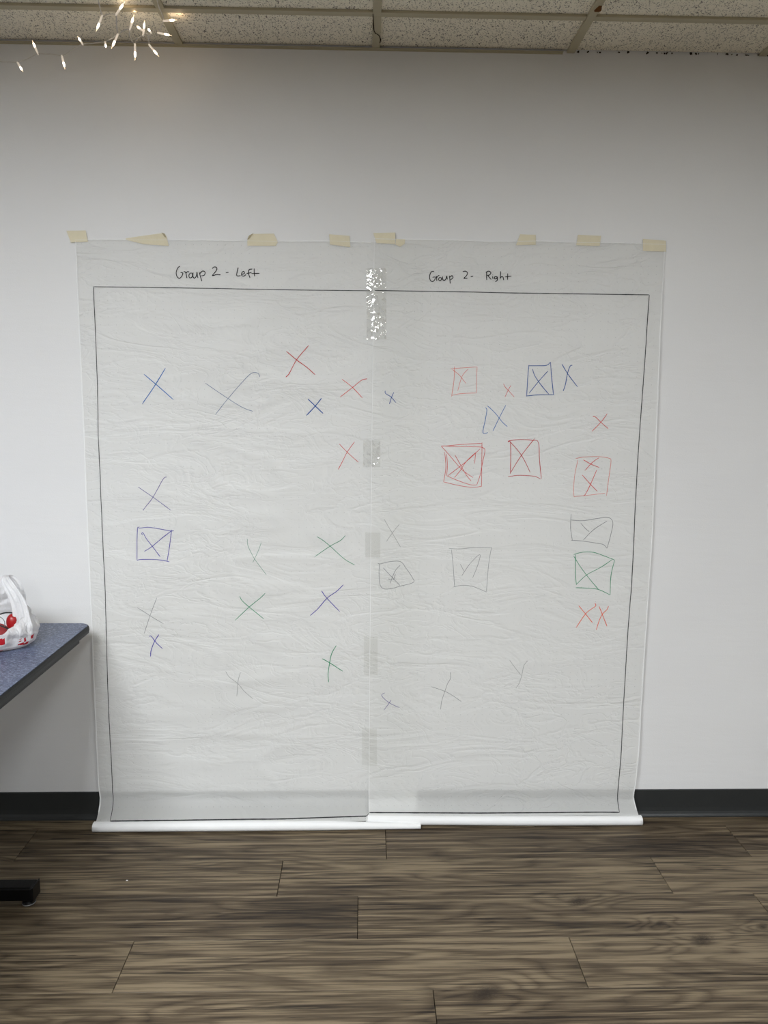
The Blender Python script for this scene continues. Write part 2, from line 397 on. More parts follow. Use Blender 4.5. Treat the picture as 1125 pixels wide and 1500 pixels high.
# ceiling light panels (behind the camera)
for n_, (px_, py_, s_) in enumerate(PANELS):
    cells = [c for c, q in panel_cells.items() if q == n_]
    x0 = xs[cells[0][0]]+TW; x1 = xs[cells[0][0]+1]-TW; j = [c[1] for c in cells]; y1 = ys[min(j)]-TW; y0 = ys[max(j)+1]+TW
    e = empty('ceiling_light', ((x0+x1)/2, (y0+y1)/2, H)); hx, hy = (x1-x0)/2, (y1-y0)/2
    tag(e, ['recessed fluorescent ceiling panel above the blue table edge', 'recessed fluorescent ceiling panel farthest from the papered wall', 'recessed fluorescent ceiling panel on the right behind the camera', 'recessed fluorescent ceiling panel nearest the left wall'][n_], 'ceiling light', 'ceiling light panels')
    fr = join_me('light_frame', [box_me('f', -hx, hx, -hy, -hy+.02, -.003, .02), box_me('f', -hx, hx, hy-.02, hy, -.003, .02), box_me('f', -hx, -hx+.02, -hy+.02, hy-.02, -.003, .02), box_me('f', hx-.02, hx, -hy+.02, hy-.02, -.003, .02)])
    link('light_frame', fr, M_tee, e)
    link('diffuser', box_me('diffuser', -hx+.021, hx-.021, -hy+.021, hy-.021, .004, .018), emit_material('lit_diffuser_%d' % n_, (.93, .965, 1), s_), e)

# ------------------------------------------------------------------ the two paper sheets
def sst(a, b, x):
    t = min(1, max(0, (x-a)/(b-a))); return t*t*(3-2*t)
def nz(x, z, s): return noise.noise(Vector((x, s, z)))
def crease(x, z, s):
    return max(0, .22-abs(noise.noise(Vector((x*3.2+.6*nz(x*6, z*6, 2), s, z*9.5))))) 
def surf_left(x, z):
    b = .0030 + .006*sst(1.98, 1.5, z) + .001*sst(.25, .12, z)
    low = (.070 if x < .008 else .022)
    if x >= .008: low = .022 + .048*sst(.024, .008, x)
    b += low*(min(1, max(0, .100-z)/.069))**2
    amp = sst(1.99, 1.75, z)*(1-.75*sst(.14, .05, z))
    mid = math.exp(-((x+.40)/.28)**2)*.9+.35
    b += amp*(.0016*nz(x*2.2, z*4.5, 1) + mid*(.0021*nz(x*7, z*16, 4) + .011*crease(x, z, 9)) )
    b += amp*.0012*math.exp(-((x+.936)/.03)**2)
    for zc, s in ((1.18, 1), (.98, -1), (.76, 1), (.62, -1), (.47, 1)): b += s*amp*.0011*math.exp(-((z-zc-.06*nz(x*2, zc, 6))/.03)**2)*sst(-.2, -.9, x)
    return b
def surf_right(x, z):
    b = .0062 + .0098*sst(1.98, 1.6, z) + .001*sst(.25, .12, z)
    b += .043*(min(1, max(0, .095-z)/.060))**2
    amp = sst(1.99, 1.7, z)*(1-.7*sst(.12, .05, z))
    b += amp*(.0013*nz(x*1.8, z*3.6, 11) + .0008*nz(x*5, z*14, 14) + 0.005*crease(x*.7, z*.8, 19))
    e = sst(.80, .976, x); b += e*.010*sst(.45, .12, z)*(.6+.6*nz(1, z*6, 5))
    b -= .0025*sst(.25, .5, x)*sst(1.6, 1.98, z)
    return b
def side_x(pxs, z):      # interpolate an edge given as (x, z) survey points
    pts = sorted(pxs, key=lambda p: p[1])
    if z <= pts[0][1]: return pts[0][0]
    for a, b in zip(pts, pts[1:]):
        if z <= b[1]: return a[0]+(b[0]-a[0])*(z-a[1])/(b[1]-a[1])
    return pts[-1][0]
def wp(px, py, d=.008): p = on_wall(px, py, d); return (p.x, p.z)
edgeL_l = [wp(109, 352), wp(114, 450), wp(122, 620), wp(129, 800), wp(138, 1010), wp(144, 1150), wp(149, 1190, .02)]
edgeL_r = [wp(622, 352), wp(621, 600), wp(612, 900), wp(610, 1190)]
edgeR_l = [wp(548, 352, .014), wp(546, 500, .014), wp(543, 760, .014), wp(541, 1000, .014), wp(540, 1195, .02)]
edgeR_r = [wp(976, 356, .01), wp(966, 500, .01), wp(955, 780, .01), wp(944, 950, .01), wp(935, 1090, .01), wp(931, 1150, .02), wp(929, 1168, .03), wp(931, 1190, .03)]
topL = [wp(109, 350), wp(180, 350), wp(260, 350.5), wp(330, 351.5), wp(420, 352.5), wp(490, 352), wp(545, 354), wp(622, 353)]
topR = [wp(548, 349), wp(600, 350), wp(660, 351), wp(720, 353), wp(790, 352), wp(830, 354), wp(890, 354.5), wp(976, 357)]
def top_z(pts, x):
    pts = sorted(pts)
    if x <= pts[0][0]: return pts[0][1]
    for a, b in zip(pts, pts[1:]):
        if x <= b[0]: return a[1]+(b[1]-a[1])*(x-a[0])/(b[0]-a[0])
    return pts[-1][1]
def sheet(name, el, er, top, surf, nx, nzv, zb):
    v = []; f = []
    for j in range(nzv+1):
        for i in range(nx+1):
            u = i/nx; t = j/nzv
            x = side_x(el, zb+t*1.93)*(1-u) + side_x(er, zb+t*1.93)*u
            z1 = top_z(top, x); z = zb + t*(z1-zb)
            v.append((x, -surf(x, z), z))
    for j in range(nzv):
        for i in range(nx):
            a = j*(nx+1)+i; f.append((a, a+1, a+nx+2, a+nx+1))
    o = link(name, pydata(name, v, f), M_paper, None, True)
    return o
zbL = .031; zbR = .036
paperL = sheet('paper_sheet', edgeL_l, edgeL_r, topL, surf_left, 120, 200, zbL)
paperR = sheet('paper_sheet', edgeR_l, edgeR_r, topR, surf_right, 100, 190, zbR)
G1 = 'paper sheets taped to the wall'
tag(paperL, 'left white dot grid paper sheet taped to wall, headed Group 2 - Left', 'paper', G1)
tag(paperR, 'right white dot grid paper sheet taped to wall, headed Group 2- Right', 'paper', G1)
# bright line of the curled sheet edges, put in as pale opaque strips
def edge_strip(parent, edge, surf, z0, z1, w_, side):
    v = []; f = []; n = 110
    for k in range(n+1):
        z = z0+(z1-z0)*k/n; x = side_x(edge, z) - side*.0004
        for q_ in (0, .5, 1):
            xx = x + side*w_*q_; v.append((xx, -surf(xx, z)-.0006-.0012*(1-abs(2*q_-1)), z))
    for k in range(n):
        for i in range(2): f.append((3*k+i, 3*k+i+1, 3*k+i+4, 3*k+i+3) if side > 0 else (3*k+i+1, 3*k+i, 3*k+i+3, 3*k+i+4))
    link('sheet_edge', pydata('sheet_edge', v, f), M_roll, parent, True)
edge_strip(paperL, edgeL_l, surf_left, .05, 1.972, .0042, 1)
edge_strip(paperR, edgeR_l, surf_right, .05, 1.985, .0020, 1)
edge_strip(paperR, edgeR_r, surf_right, .05, 1.972, .0036, -1)
def top_strip(parent, top, surf, xa, xb):
    v = []; f = []; n = 80
    for k in range(n+1):
        x = xa+(xb-xa)*k/n; z = top_z(top, x)
        for q_ in (0, .5, 1): v.append((x, -surf(x, z)-.0004-.0015*(1-abs(2*q_-1)), z+.0004-.0036*q_))
    for k in range(n):
        for i in range(2): f.append((3*k+i, 3*k+i+1, 3*k+i+4, 3*k+i+3))
    link('sheet_edge', pydata('sheet_edge', v, f), M_roll, parent, True)
top_strip(paperL, topL, surf_left, topL[0][0], wp(544, 352)[0])
top_strip(paperR, topR, surf_right, topR[0][0], topR[-1][0])
# rolled-up bottoms
def roll(parent, pts, rads):
    P = []; R = []
    n = 60; L_ = len(pts)-1
    for k in range(n+1):
        t = k/n*L_; i = min(int(t), L_-1); q = t-i
        p = Vector(pts[i]).lerp(Vector(pts[i+1]), q); r = rads[i]+(rads[i+1]-rads[i])*q
        r *= 1+.05*nz(p.x*5, 3, 2); p.z = p.z + 0; P.append(p); R.append(r)
    o = link('bottom_roll', tube_me('bottom_roll', P, R, 20), M_roll, parent, False)
    for p in o.data.polygons: p.use_smooth = len(p.vertices) == 4
    # loose outer lip of the roll lying along its top
    v = []; f = []
    for k, (p, r) in enumerate(zip(P, R)):
        lift = .0012+.0022*abs(nz(p.x*4, 8, 1))
        for a in (150, 125, 100, 75, 55):
            q = math.radians(a); rr = r+.0008+(lift if a == 55 else 0)
            v.append(p + Vector((0, -math.cos(math.radians(180-a))*-rr if False else math.cos(q)*rr, math.sin(q)*rr)))
    for k in range(n):
        for i in range(4): f.append((k*5+i, k*5+i+1, k*5+i+6, k*5+i+5))
    link('roll_lip', pydata('roll_lip', v, f), M_roll, parent, True)
    return o
roll(paperL, [(-.930, -.085, .0165), (-.50, -.084, .0165), (-.12, -.082, .0155), (0.0, -.080, .0125), (.197, -.078, .0085)], [.0160, .0160, .0150, .0120, .0080])
roll(paperR, [(.006, -.055, .0225), (.20, -.057, .0190), (.6, -.060, .0165), (.978, -.062, .0165)], [.0150, .0158, .0160, .0160])

# ------------------------------------------------------------------ marker strokes
INK = {}
def ink(key):
    if key not in INK:
        c = {'black': L(18, 18, 20), 'blue': L(8, 98, 172), 'navy': L(6, 74, 150), 'paleblue': L(118, 132, 158), 'purple': L(72, 66, 160), 'violet': L(104, 98, 150),
             'red': L(205, 62, 60), 'palered': L(214, 120, 108), 'green': L(30, 140, 96), 'palegreen': L(108, 152, 132), 'grey': L(128, 130, 132), 'palegrey': L(158, 160, 158),
             'orange': L(228, 92, 56), 'maroon': L(185, 48, 52), 'frame': L(44, 45, 47)}[key]
        INK[key] = plain('ink_'+key, c, .6, .3, .10, 400, .0001)
    return INK[key]
def strokes(parent, surf, name, key, width, lines, label=None, crop=None, curved=True):
    # crop = (x origin, y origin, scale) of the survey view the points were read in; width in mm
    v = []; f = []
    for ln in lines:
        if crop: ln = [(crop[0]+a/crop[2], crop[1]+b/crop[2]) for a, b in ln]
        pts = []
        for a, b in ln:
            d = .012
            for _ in range(3):
                p = on_wall(a, b, d); d = surf(p.x, p.z)
            pts.append(Vector((p.x, 0, p.z)))
        sub = smooth_line(pts, 5) if curved else pts
        fine = [sub[0]]
        for q in sub[1:]:
            n = max(1, int((q-fine[-1]).length/.006)); s0 = fine[-1].copy()
            fine += [s0.lerp(q, k/n) for k in range(1, n+1)]
        m = len(fine); base = len(v)
        for i, p in enumerate(fine):
            d = fine[min(i+1, m-1)] - fine[max(i-1, 0)]
            if d.length < 1e-7: d = Vector((1, 0, 0))
            d.normalize(); n = Vector((-d.z, 0, d.x))
            wdt = width*.001*(.78+.3*abs(nz(p.x*30, p.z*30, 7)))*(.6 if i in (0, m-1) else 1)
            for s in (-1, 1):
                q = p + n*(s*wdt/2); v.append((q.x, -surf(q.x, q.z)-.0008, q.z))
        for i in range(m-1): f.append((base+2*i, base+2*i+1, base+2*i+3, base+2*i+2))
    o = link(name, pydata(name, v, f), ink(key), parent)
    if label: o['label'] = label
    return o
def SL(*a, **k): return strokes(paperL, surf_left, *a, **k)
def SR(*a, **k): return strokes(paperR, surf_right, *a, **k)
# drawn frames
SL('frame_line', 'frame', 2.6, [[(545, 426), (380, 424), (320, 422.5), (240, 421.5), (137, 420)], [(137, 420), (140, 490), (143, 570), (144, 640), (147, 700), (151, 800), (154, 860), (156.5, 950), (159, 1040), (163, 1110), (165, 1160), (167, 1193)],
   [(167, 1193.5), (300, 1191.5), (420, 1190), (541, 1188)]], curved=False, label='thin black frame line, three sides')
SR('frame_line', 'frame', 3.0, [[(549, 425.5), (700, 428), (740, 429), (951, 432)], [(951, 432), (947, 490), (940, 590), (935, 660), (930, 750), (925.5, 850), (920, 920), (914, 1020), (910, 1100), (905, 1186)],
   [(905, 1186), (790, 1187), (700, 1187.5), (541, 1186.5)]], curved=False, label='thin black frame line, three sides')
# headings
c = (240, 370, 7.03)
SL('handwriting', 'black', 3.3, [[(165, 140), (142, 162), (128, 205), (136, 246), (160, 265), (184, 246), (196, 212), (172, 204)], [(204, 198), (222, 200), (232, 230), (238, 264)], [(226, 214), (246, 196), (262, 202)], [(280, 208), (260, 228), (264, 258), (288, 256), (296, 226), (284, 208)], [(302, 204), (300, 245), (316, 264), (336, 240), (342, 202), (346, 240), (352, 262)], [(366, 204), (378, 250), (392, 296)], [(370, 218), (400, 190), (425, 203), (416, 234), (386, 240)]], crop=c, label='black handwritten word Group')
SL('handwriting', 'black', 3.3, [[(498, 166), (520, 148), (546, 158), (538, 190), (500, 238), (545, 226), (585, 229)]], crop=c, label='black handwritten figure 2')
SL('handwriting', 'black', 3.3, [[(638, 207), (668, 204)]], crop=c, label='black handwritten dash')
SL('handwriting', 'black', 3.3, [[(766, 154), (756, 196), (752, 238), (792, 238)], [(800, 226), (830, 214), (822, 194), (804, 208), (802, 236), (826, 242), (846, 226)], [(912, 170), (880, 176), (872, 212), (888, 262)], [(852, 216), (904, 206)], [(930, 164), (931, 215), (936, 245)], [(902, 216), (985, 214)]], crop=c, label='black handwritten word Left')
c = (610, 380, 7.03)
SR('handwriting', 'black', 3.3, [[(182, 124), (154, 128), (136, 170), (142, 214), (168, 228), (190, 206), (190, 182), (166, 186)], [(202, 168), (208, 196), (210, 222)], [(208, 190), (222, 170), (236, 166)], [(246, 182), (228, 200), (238, 220), (258, 206), (250, 184)], [(268, 176), (272, 208), (290, 215), (306, 196), (312, 170), (318, 208)], [(340, 168), (344, 208), (348, 250)], [(345, 182), (366, 168), (375, 190), (350, 212)]], crop=c, label='black handwritten word Group')
SR('handwriting', 'black', 3.3, [[(476, 128), (504, 121), (526, 140), (512, 172), (488, 196), (526, 192)]], crop=c, label='black handwritten figure 2')
SR('handwriting', 'black', 3.3, [[(558, 178), (584, 173)]], crop=c, label='black handwritten dash')
SR('handwriting', 'black', 3.3, [[(724, 130), (722, 170), (724, 214)], [(714, 134), (744, 121), (766, 138), (752, 160), (728, 166)], [(734, 166), (770, 208)], [(784, 174), (788, 202)], [(784, 158), (786, 160)], [(828, 176), (806, 180), (806, 200), (824, 196), (832, 178)], [(832, 176), (832, 214), (812, 230)], [(868, 122), (862, 206)], [(864, 192), (880, 176), (892, 186), (898, 214)], [(940, 144), (938, 212)], [(910, 180), (978, 172)]], crop=c, label='black handwritten word Right')
A = (100, 450, 3.75); B = (380, 450, 3.75); CC = (640, 480, 3.5156); DD = (100, 680, 3.75); E_ = (320, 740, 3.75); FF = (640, 720, 3.75); GG = (520, 940, 4.018); HH = (120, 900, 4.018)
SL('drawn_cross', 'blue', 3.0, [[(416, 368), (480, 422), (578, 508)], [(534, 334), (480, 424), (407, 531)]], crop=A, label='large blue cross upper left')
SL('drawn_cross', 'paleblue', 2.2, [[(753, 417), (878, 502), (960, 552), (1014, 572)], [(808, 590), (878, 502), (950, 418), (1005, 364), (1040, 362), (1053, 383)]], crop=A, label='large thin grey-blue cross with hooked stroke')
SL('drawn_cross', 'maroon', 2.9, [[(148, 242), (205, 290), (260, 330), (306, 371)], [(270, 211), (205, 288), (165, 362), (145, 384)]], crop=B, label='dark red cross, highest on the sheet')
SL('drawn_cross', 'red', 2.3, [[(453, 395), (513, 442), (566, 499)], [(592, 393), (560, 402), (513, 440), (443, 494)]], crop=B, label='red cross near the seam, upper')
SL('drawn_cross', 'navy', 3.4, [[(266, 504), (306, 542), (350, 584)], [(341, 500), (306, 544), (258, 595)]], crop=B, label='small bold dark blue cross')
SL('drawn_cross', 'red', 2.2, [[(438, 750), (482, 796), (544, 852)], [(523, 739), (482, 796), (456, 848), (433, 891)]], crop=B, label='red cross near the seam, lower')
SL('drawn_cross', 'violet', 2.4, [[(384, 125), (466, 181), (530, 228), (562, 252)], [(541, 70), (520, 84), (466, 181), (425, 234), (411, 254)]], crop=DD, label='thin violet cross at left')
SL('boxed_cross', 'purple', 2.6, [[(388, 343), (390, 351), (440, 346), (500, 355), (560, 366), (580, 365)], [(381, 345), (378, 430), (378, 528)], [(378, 528), (400, 523), (470, 523), (520, 528), (556, 536)], [(568, 360), (558, 440), (543, 534)],
   [(408, 390), (404, 380), (412, 378), (430, 410), (466, 456), (505, 508)], [(567, 366), (520, 402), (460, 452), (418, 479)]], crop=DD, label='purple cross in a square')
SL('drawn_cross', 'grey', 1.7, [[(379, 787), (450, 832), (523, 876)], [(487, 733), (450, 830), (417, 931)]], crop=DD, label='faint grey cross below the boxed one')
SL('drawn_cross', 'purple', 3.2, [[(446, 946), (456, 945), (480, 976), (518, 1013)], [(498, 935), (474, 974), (456, 1020), (452, 1056)]], crop=DD, label='small bold purple cross, lowest at left')
SL('drawn_cross', 'palegreen', 1.8, [[(984, 410), (988, 450), (1020, 515), (1060, 570), (1088, 606)], [(1060, 431), (1042, 480), (1014, 540)]], crop=DD, label='faint green-grey cross')
SL('drawn_cross', 'green', 2.5, [[(117, 500), (130, 524), (170, 560), (250, 625)], [(257, 483), (230, 510), (168, 560), (92, 632)]], crop=E_, label='green cross, middle')
SL('drawn_cross', 'green', 2.2, [[(541, 173), (570, 190), (615, 226), (690, 294), (748, 328)], [(697, 166), (670, 194), (615, 224), (529, 283)]], crop=E_, label='green cross, widest')
SL('drawn_cross', 'purple', 2.9, [[(566, 470), (597, 512), (666, 584)], [(686, 437), (650, 472), (597, 510), (545, 570), (504, 606)]], crop=E_, label='dark purple cross, centre right')
SL('drawn_cross', 'green', 2.8, [[(570, 843), (612, 866), (683, 912)], [(647, 771), (622, 815), (610, 870), (602, 930), (606, 972)]], crop=E_, label='green cross, lowest')
SL('drawn_cross', 'palegrey', 1.8, [[(40, 913), (60, 944), (105, 978), (140, 1020), (190, 1064)], [(121, 918), (108, 966), (101, 1050)]], crop=E_, label='very faint grey cross low down')
SR('drawn_cross', 'navy', 2.4, [[(691, 459), (693, 474), (724, 494), (749, 524)], [(738, 467), (724, 500), (714, 532)]], crop=B, label='tiny blue cross beside the seam')
SR('boxed_cross', 'palered', 1.9, [[(70, 212), (120, 208), (207, 202)], [(90, 200), (88, 270), (75, 356)], [(207, 202), (204, 270), (204, 336)], [(75, 350), (120, 340), (204, 336)], [(80, 216), (115, 244), (150, 288)], [(162, 212), (130, 250), (107, 326)]], crop=CC, label='pale red cross in a square')
SR('drawn_cross', 'red', 1.8, [[(343, 288), (350, 304), (372, 328), (398, 357)], [(380, 298), (368, 320), (350, 358)]], crop=CC, label='small thin red cross')
SR('boxed_cross', 'navy', 2.6, [[(474, 192), (468, 250), (462, 354)], [(470, 196), (520, 196), (564, 194), (585, 177)], [(585, 177), (590, 250), (600, 346)], [(460, 352), (520, 346), (603, 345)], [(492, 212), (504, 248), (540, 300), (576, 342)], [(572, 223), (524, 276), (474, 338)]], crop=CC, label='dark blue cross in a tall square')
SR('drawn_cross', 'navy', 2.8, [[(643, 187), (675, 240), (724, 305)], [(697, 194), (686, 198), (672, 236), (662, 290), (650, 326)]], crop=CC, label='dark blue cross beside the blue boxed one')
SR('drawn_cross', 'blue', 2.3, [[(250, 412), (257, 424), (250, 470), (237, 540), (263, 540)], [(260, 402), (300, 440), (335, 484), (363, 510)], [(355, 398), (325, 456), (288, 532)]], crop=CC, label='blue cross with half a bracket at its left')
SR('drawn_cross', 'red', 2.4, [[(803, 458), (816, 460), (845, 488), (882, 520)], [(877, 443), (845, 486), (798, 534)]], crop=CC, label='red cross alone at the right')
SR('boxed_cross', 'red', 2.0, [[(22, 609), (60, 608), (140, 600), (232, 596)], [(38, 609), (120, 612), (215, 614), (240, 620), (247, 636), (236, 690), (222, 760), (205, 810)], [(232, 591), (231, 700), (230, 818)], [(40, 640), (46, 720), (34, 794)], [(50, 650), (54, 710), (50, 762)],
   [(34, 794), (120, 814), (190, 822), (230, 816)], [(50, 762), (110, 788), (170, 808), (205, 810)], [(22, 609), (70, 664), (130, 732), (186, 772)], [(92, 654), (120, 704), (150, 756), (176, 790)], [(222, 624), (150, 690), (54, 764)], [(200, 643), (150, 690), (120, 736), (90, 772)], [(200, 643), (194, 700)]], crop=CC, label='red cross in a doubled square')
SR('boxed_cross', 'maroon', 2.3, [[(378, 752), (380, 660), (378, 590), (368, 588), (374, 582), (430, 576), (490, 580), (522, 590), (528, 680), (538, 778)], [(366, 768), (420, 760), (500, 765), (534, 780)], [(376, 586), (436, 658), (480, 745)], [(503, 571), (436, 656), (376, 752)]], crop=CC, label='dark red cross in a tall square')
SR('boxed_cross', 'palered', 1.9, [[(714, 674), (760, 666), (830, 664), (885, 672), (896, 690), (884, 780), (873, 866)], [(726, 680), (708, 770), (705, 862), (720, 868), (800, 860), (866, 852)]], crop=CC, label='pale red square at the right')
SR('drawn_cross', 'red', 2.3, [[(754, 680), (792, 702), (836, 720)], [(834, 670), (800, 694), (762, 736)]], crop=CC, label='red cross, upper one in the pale red square')
SR('drawn_cross', 'red', 2.4, [[(748, 758), (790, 806), (826, 843)], [(823, 732), (790, 808), (764, 858), (750, 866)]], crop=CC, label='red cross, lower one in the pale red square')
SR('boxed_cross', 'grey', 1.6, [[(66, 313), (130, 315), (200, 308), (300, 306)], [(80, 318), (90, 420), (97, 524)], [(300, 306), (284, 400), (272, 550)], [(90, 524), (140, 515), (200, 522), (272, 552)], [(128, 398), (150, 440)], [(136, 464), (180, 398), (236, 346), (222, 410), (196, 474)]], crop=FF, label='faint grey zigzag in a square')
SR('boxed_cross', 'grey', 2.1, [[(737, 122), (734, 200), (744, 270)], [(736, 156), (800, 160), (880, 148), (940, 142), (966, 170), (954, 240), (934, 312)], [(736, 267), (800, 272), (880, 284), (915, 292), (934, 312)], [(790, 174), (815, 202), (836, 220)], [(934, 162), (860, 210), (804, 266)]], crop=FF, label='grey cross in a wide square')
SR('boxed_cross', 'green', 2.3, [[(751, 346), (800, 333), (860, 334), (920, 354), (976, 376)], [(976, 376), (956, 460), (951, 566)], [(762, 346), (760, 440), (766, 512)], [(762, 528), (820, 530), (880, 536), (920, 552), (951, 568)], [(751, 354), (790, 416), (840, 482), (886, 536)], [(962, 374), (900, 416), (822, 458), (764, 512)]], crop=FF, label='green cross in a square')
SR('drawn_cross', 'orange', 2.6, [[(778, 626), (816, 672), (854, 720)], [(868, 613), (872, 628), (850, 644), (816, 672), (764, 748)]], crop=FF, label='orange cross, left of a pair')
SR('drawn_cross', 'orange', 2.6, [[(890, 630), (908, 674), (934, 740)], [(942, 629), (934, 648), (908, 674), (890, 712), (875, 760)]], crop=FF, label='orange cross, right of a pair')
SR('drawn_cross', 'palegrey', 1.6, [[(910, 76), (935, 120), (965, 170), (1000, 230)], [(994, 104), (960, 146), (922, 200)]], crop=E_, label='faint grey cross beside the seam')
SR('boxed_cross', 'grey', 1.9, [[(875, 318), (890, 322), (940, 310), (1000, 310), (1030, 346), (1064, 396), (1070, 424), (1000, 444), (950, 458), (905, 458), (886, 430), (882, 370), (884, 322)], [(905, 344), (950, 392), (998, 442)], [(998, 330), (970, 362), (942, 430)], [(972, 378), (960, 410), (932, 404)]], crop=E_, label='grey cross in a slanted pentagon')
SR('drawn_cross', 'violet', 2.0, [[(176, 300), (157, 314), (175, 338), (210, 364), (262, 388)], [(212, 343), (196, 368), (170, 402)]], crop=GG, label='thin violet cross low beside the seam')
SR('drawn_cross', 'grey', 1.7, [[(450, 264), (530, 292), (580, 320), (625, 352)], [(560, 178), (562, 215), (545, 246), (528, 294), (510, 350), (504, 398)]], crop=GG, label='thin grey cross low down')
SR('drawn_cross', 'palegrey', 1.8, [[(910, 108), (940, 150), (975, 194)], [(1016, 112), (994, 140), (982, 194), (966, 244), (946, 272)]], crop=GG, label='very faint grey cross, lowest right')

# ------------------------------------------------------------------ masking tape pieces
def tape(px_pts, label, surf, group='masking tape along the top edge', depth0=.008, extra=None):
    """flat strip: top half on the wall, bottom half over the paper; px outline"""
    bm = bmesh.new(); P = []
    for a, b in px_pts:
        p = on_wall(a, b, .008); P.append(p)
    zc = sum(p.z for p in P)/len(P)
    cx = sum(p.x for p in P)/len(P)
    v = []
    for p in P:
        over = sst(-.022, -.002, 1.985-p.z)
        d = (surf(p.x, min(p.z, 1.97))+.0012)*(.72+.28*over); v.append(Vector((p.x, -d, p.z)))
    n = len(v); V = v + [q+Vector((0, -.00045, 0)) for q in v]
    # interior rows so that the strip bends over the edge of the sheet
    f = [tuple(range(n, 2*n)), tuple(range(n-1, -1, -1))] + [(k, (k+1) % n, n+(k+1) % n, n+k) for k in range(n)]
    o = link('masking_tape', pydata('masking_tape', V, f), M_tape)
    bpy.context.view_layer.update
    o.data.update()
    tag(o, label, 'tape', group)
    if extra:
        q = [on_wall(a, b, .0) for a, b in extra]
        q = [Vector((p.x, min(u.y for u in V)-.0008, p.z)) for p in q]; m = len(q)
        W = q + [a+Vector((0, -.0015, 0)) for a in q]
        link('folded_corner', pydata('folded_corner', W, [tuple(range(m, 2*m)), tuple(range(m-1, -1, -1))]+[(k, (k+1) % m, m+(k+1) % m, m+k) for k in range(m)]), M_tape_shade, o)
    return o
def cr(ox, oy, s, pts): return [(ox+a/s, oy+b/s) for a, b in pts]
def dens(pts):
    out = []
    for i in range(len(pts)):
        a, b = pts[i], pts[(i+1) % len(pts)]
        out += [a, ((a[0]+b[0])/2, (a[1]+b[1])/2+random.uniform(-.3, .3))]
    return out
c4 = (90, 330, 4.6875); c5 = (350, 335, 4.1667); c6 = (740, 335, 4.5)
tape(dens(cr(*c4, [(30, 35), (162, 33), (180, 112), (62, 117)])), 'beige masking tape at the far left top corner of the left sheet', surf_left)
tape(cr(*c4, [(440, 88), (560, 70), (690, 52), (712, 62), (722, 82), (735, 140), (640, 134), (560, 128), (440, 98)]), 'long wedge of beige masking tape, second piece from the left', surf_left, extra=cr(*c4, [(690, 52), (712, 60), (722, 86), (712, 84), (700, 66)]))
tape(cr(*c5, [(50, 102), (50, 70), (62, 45), (85, 30), (212, 28), (228, 60), (236, 80), (225, 103), (140, 103)]), 'beige masking tape with a folded left corner, third piece from the left', surf_left, extra=cr(*c5, [(52, 68), (64, 44), (90, 30), (78, 44), (62, 66)]))
tape(dens(cr(*c5, [(550, 32), (675, 42), (680, 112), (555, 95)])), 'small tilted beige masking tape, last one left of the seam', surf_left)
tape(dens(cr(*c5, [(820, 25), (955, 22), (953, 94), (840, 88)])), 'beige masking tape on top of the seam between the sheets', surf_right)
tape(dens(cr(*c6, [(100, 35), (203, 38), (203, 105), (72, 108)])), 'narrow beige masking tape with a slanted left side on the right sheet', surf_right)
tape(dens(cr(*c6, [(482, 38), (635, 45), (625, 112), (470, 108)])), 'beige masking tape second from the right end', surf_right)
tape(dens(cr(*c6, [(910, 65), (1062, 78), (1062, 150), (910, 145)])), 'beige masking tape at the far right top corner of the right sheet', surf_right)
def tape_scrap():
    pts = cr(*c5, [(958, 60), (1015, 62), (1012, 90), (985, 108), (956, 96)]); P = [on_wall(a, b, .013) for a, b in pts]
    v = [Vector((p.x, -surf_right(p.x, min(p.z, 1.97))-.0012, p.z)) for p in P]; n = len(v); V = v+[q-Vector((0, .0005, 0)) for q in v]
    o = link('masking_tape', pydata('masking_tape', V, [tuple(range(n, 2*n)), tuple(range(n-1, -1, -1))]+[(k, (k+1) % n, n+(k+1) % n, n+k) for k in range(n)]), M_tape)
    tag(o, 'thin torn scrap of beige tape just right of the seam piece', 'tape', 'masking tape along the top edge')
tape_scrap()
# clear tape over the seam
def clear_tape(x0, y0, x1, y1, haze, label, seed):
    nx, ny = 6, max(6, int((y1-y0)/5)); v = []; f = []
    for j in range(ny+1):
        for i in range(nx+1):
            px = x0+(x1-x0)*i/nx; py = y0+(y1-y0)*j/ny
            p = on_wall(px, py, .014)
            xe = side_x(edgeR_l, p.z)
            d = surf_right(p.x, p.z) if p.x > xe-.001 else surf_left(p.x, p.z) + (surf_right(xe, p.z)-surf_left(p.x, p.z))*sst(.022, .0, xe-p.x)
            v.append((p.x, -d-.0011-.0006*abs(nz(p.x*90, p.z*90, seed)), p.z))
    for j in range(ny):
        for i in range(nx): a = j*(nx+1)+i; f.append((a, a+nx+1, a+nx+2, a+1))
    o = link('clear_tape', pydata('clear_tape', v, f), clear_tape_material('clear_tape_film_%d' % seed, haze, seed, {1: .20, 2: .22}.get(seed, .03)), None, True)
    return tag(o, label, 'tape', 'clear tape strips down the seam')
clear_tape(537, 392, 566, 497, .03, 'long shiny clear tape strip at the top of the seam', 1)
clear_tape(532, 645, 557, 684, .05, 'short shiny clear tape strip, second down the seam', 2)
clear_tape(535, 780, 557, 816, .09, 'dull grey clear tape square halfway down the seam', 3)
clear_tape(533, 932, 553, 988, .06, 'dull clear tape strip on the lower seam beside the lowest green cross', 4)
clear_tape(530, 1066, 552, 1121, .05, 'lowest dull clear tape strip on the seam near the floor', 5)

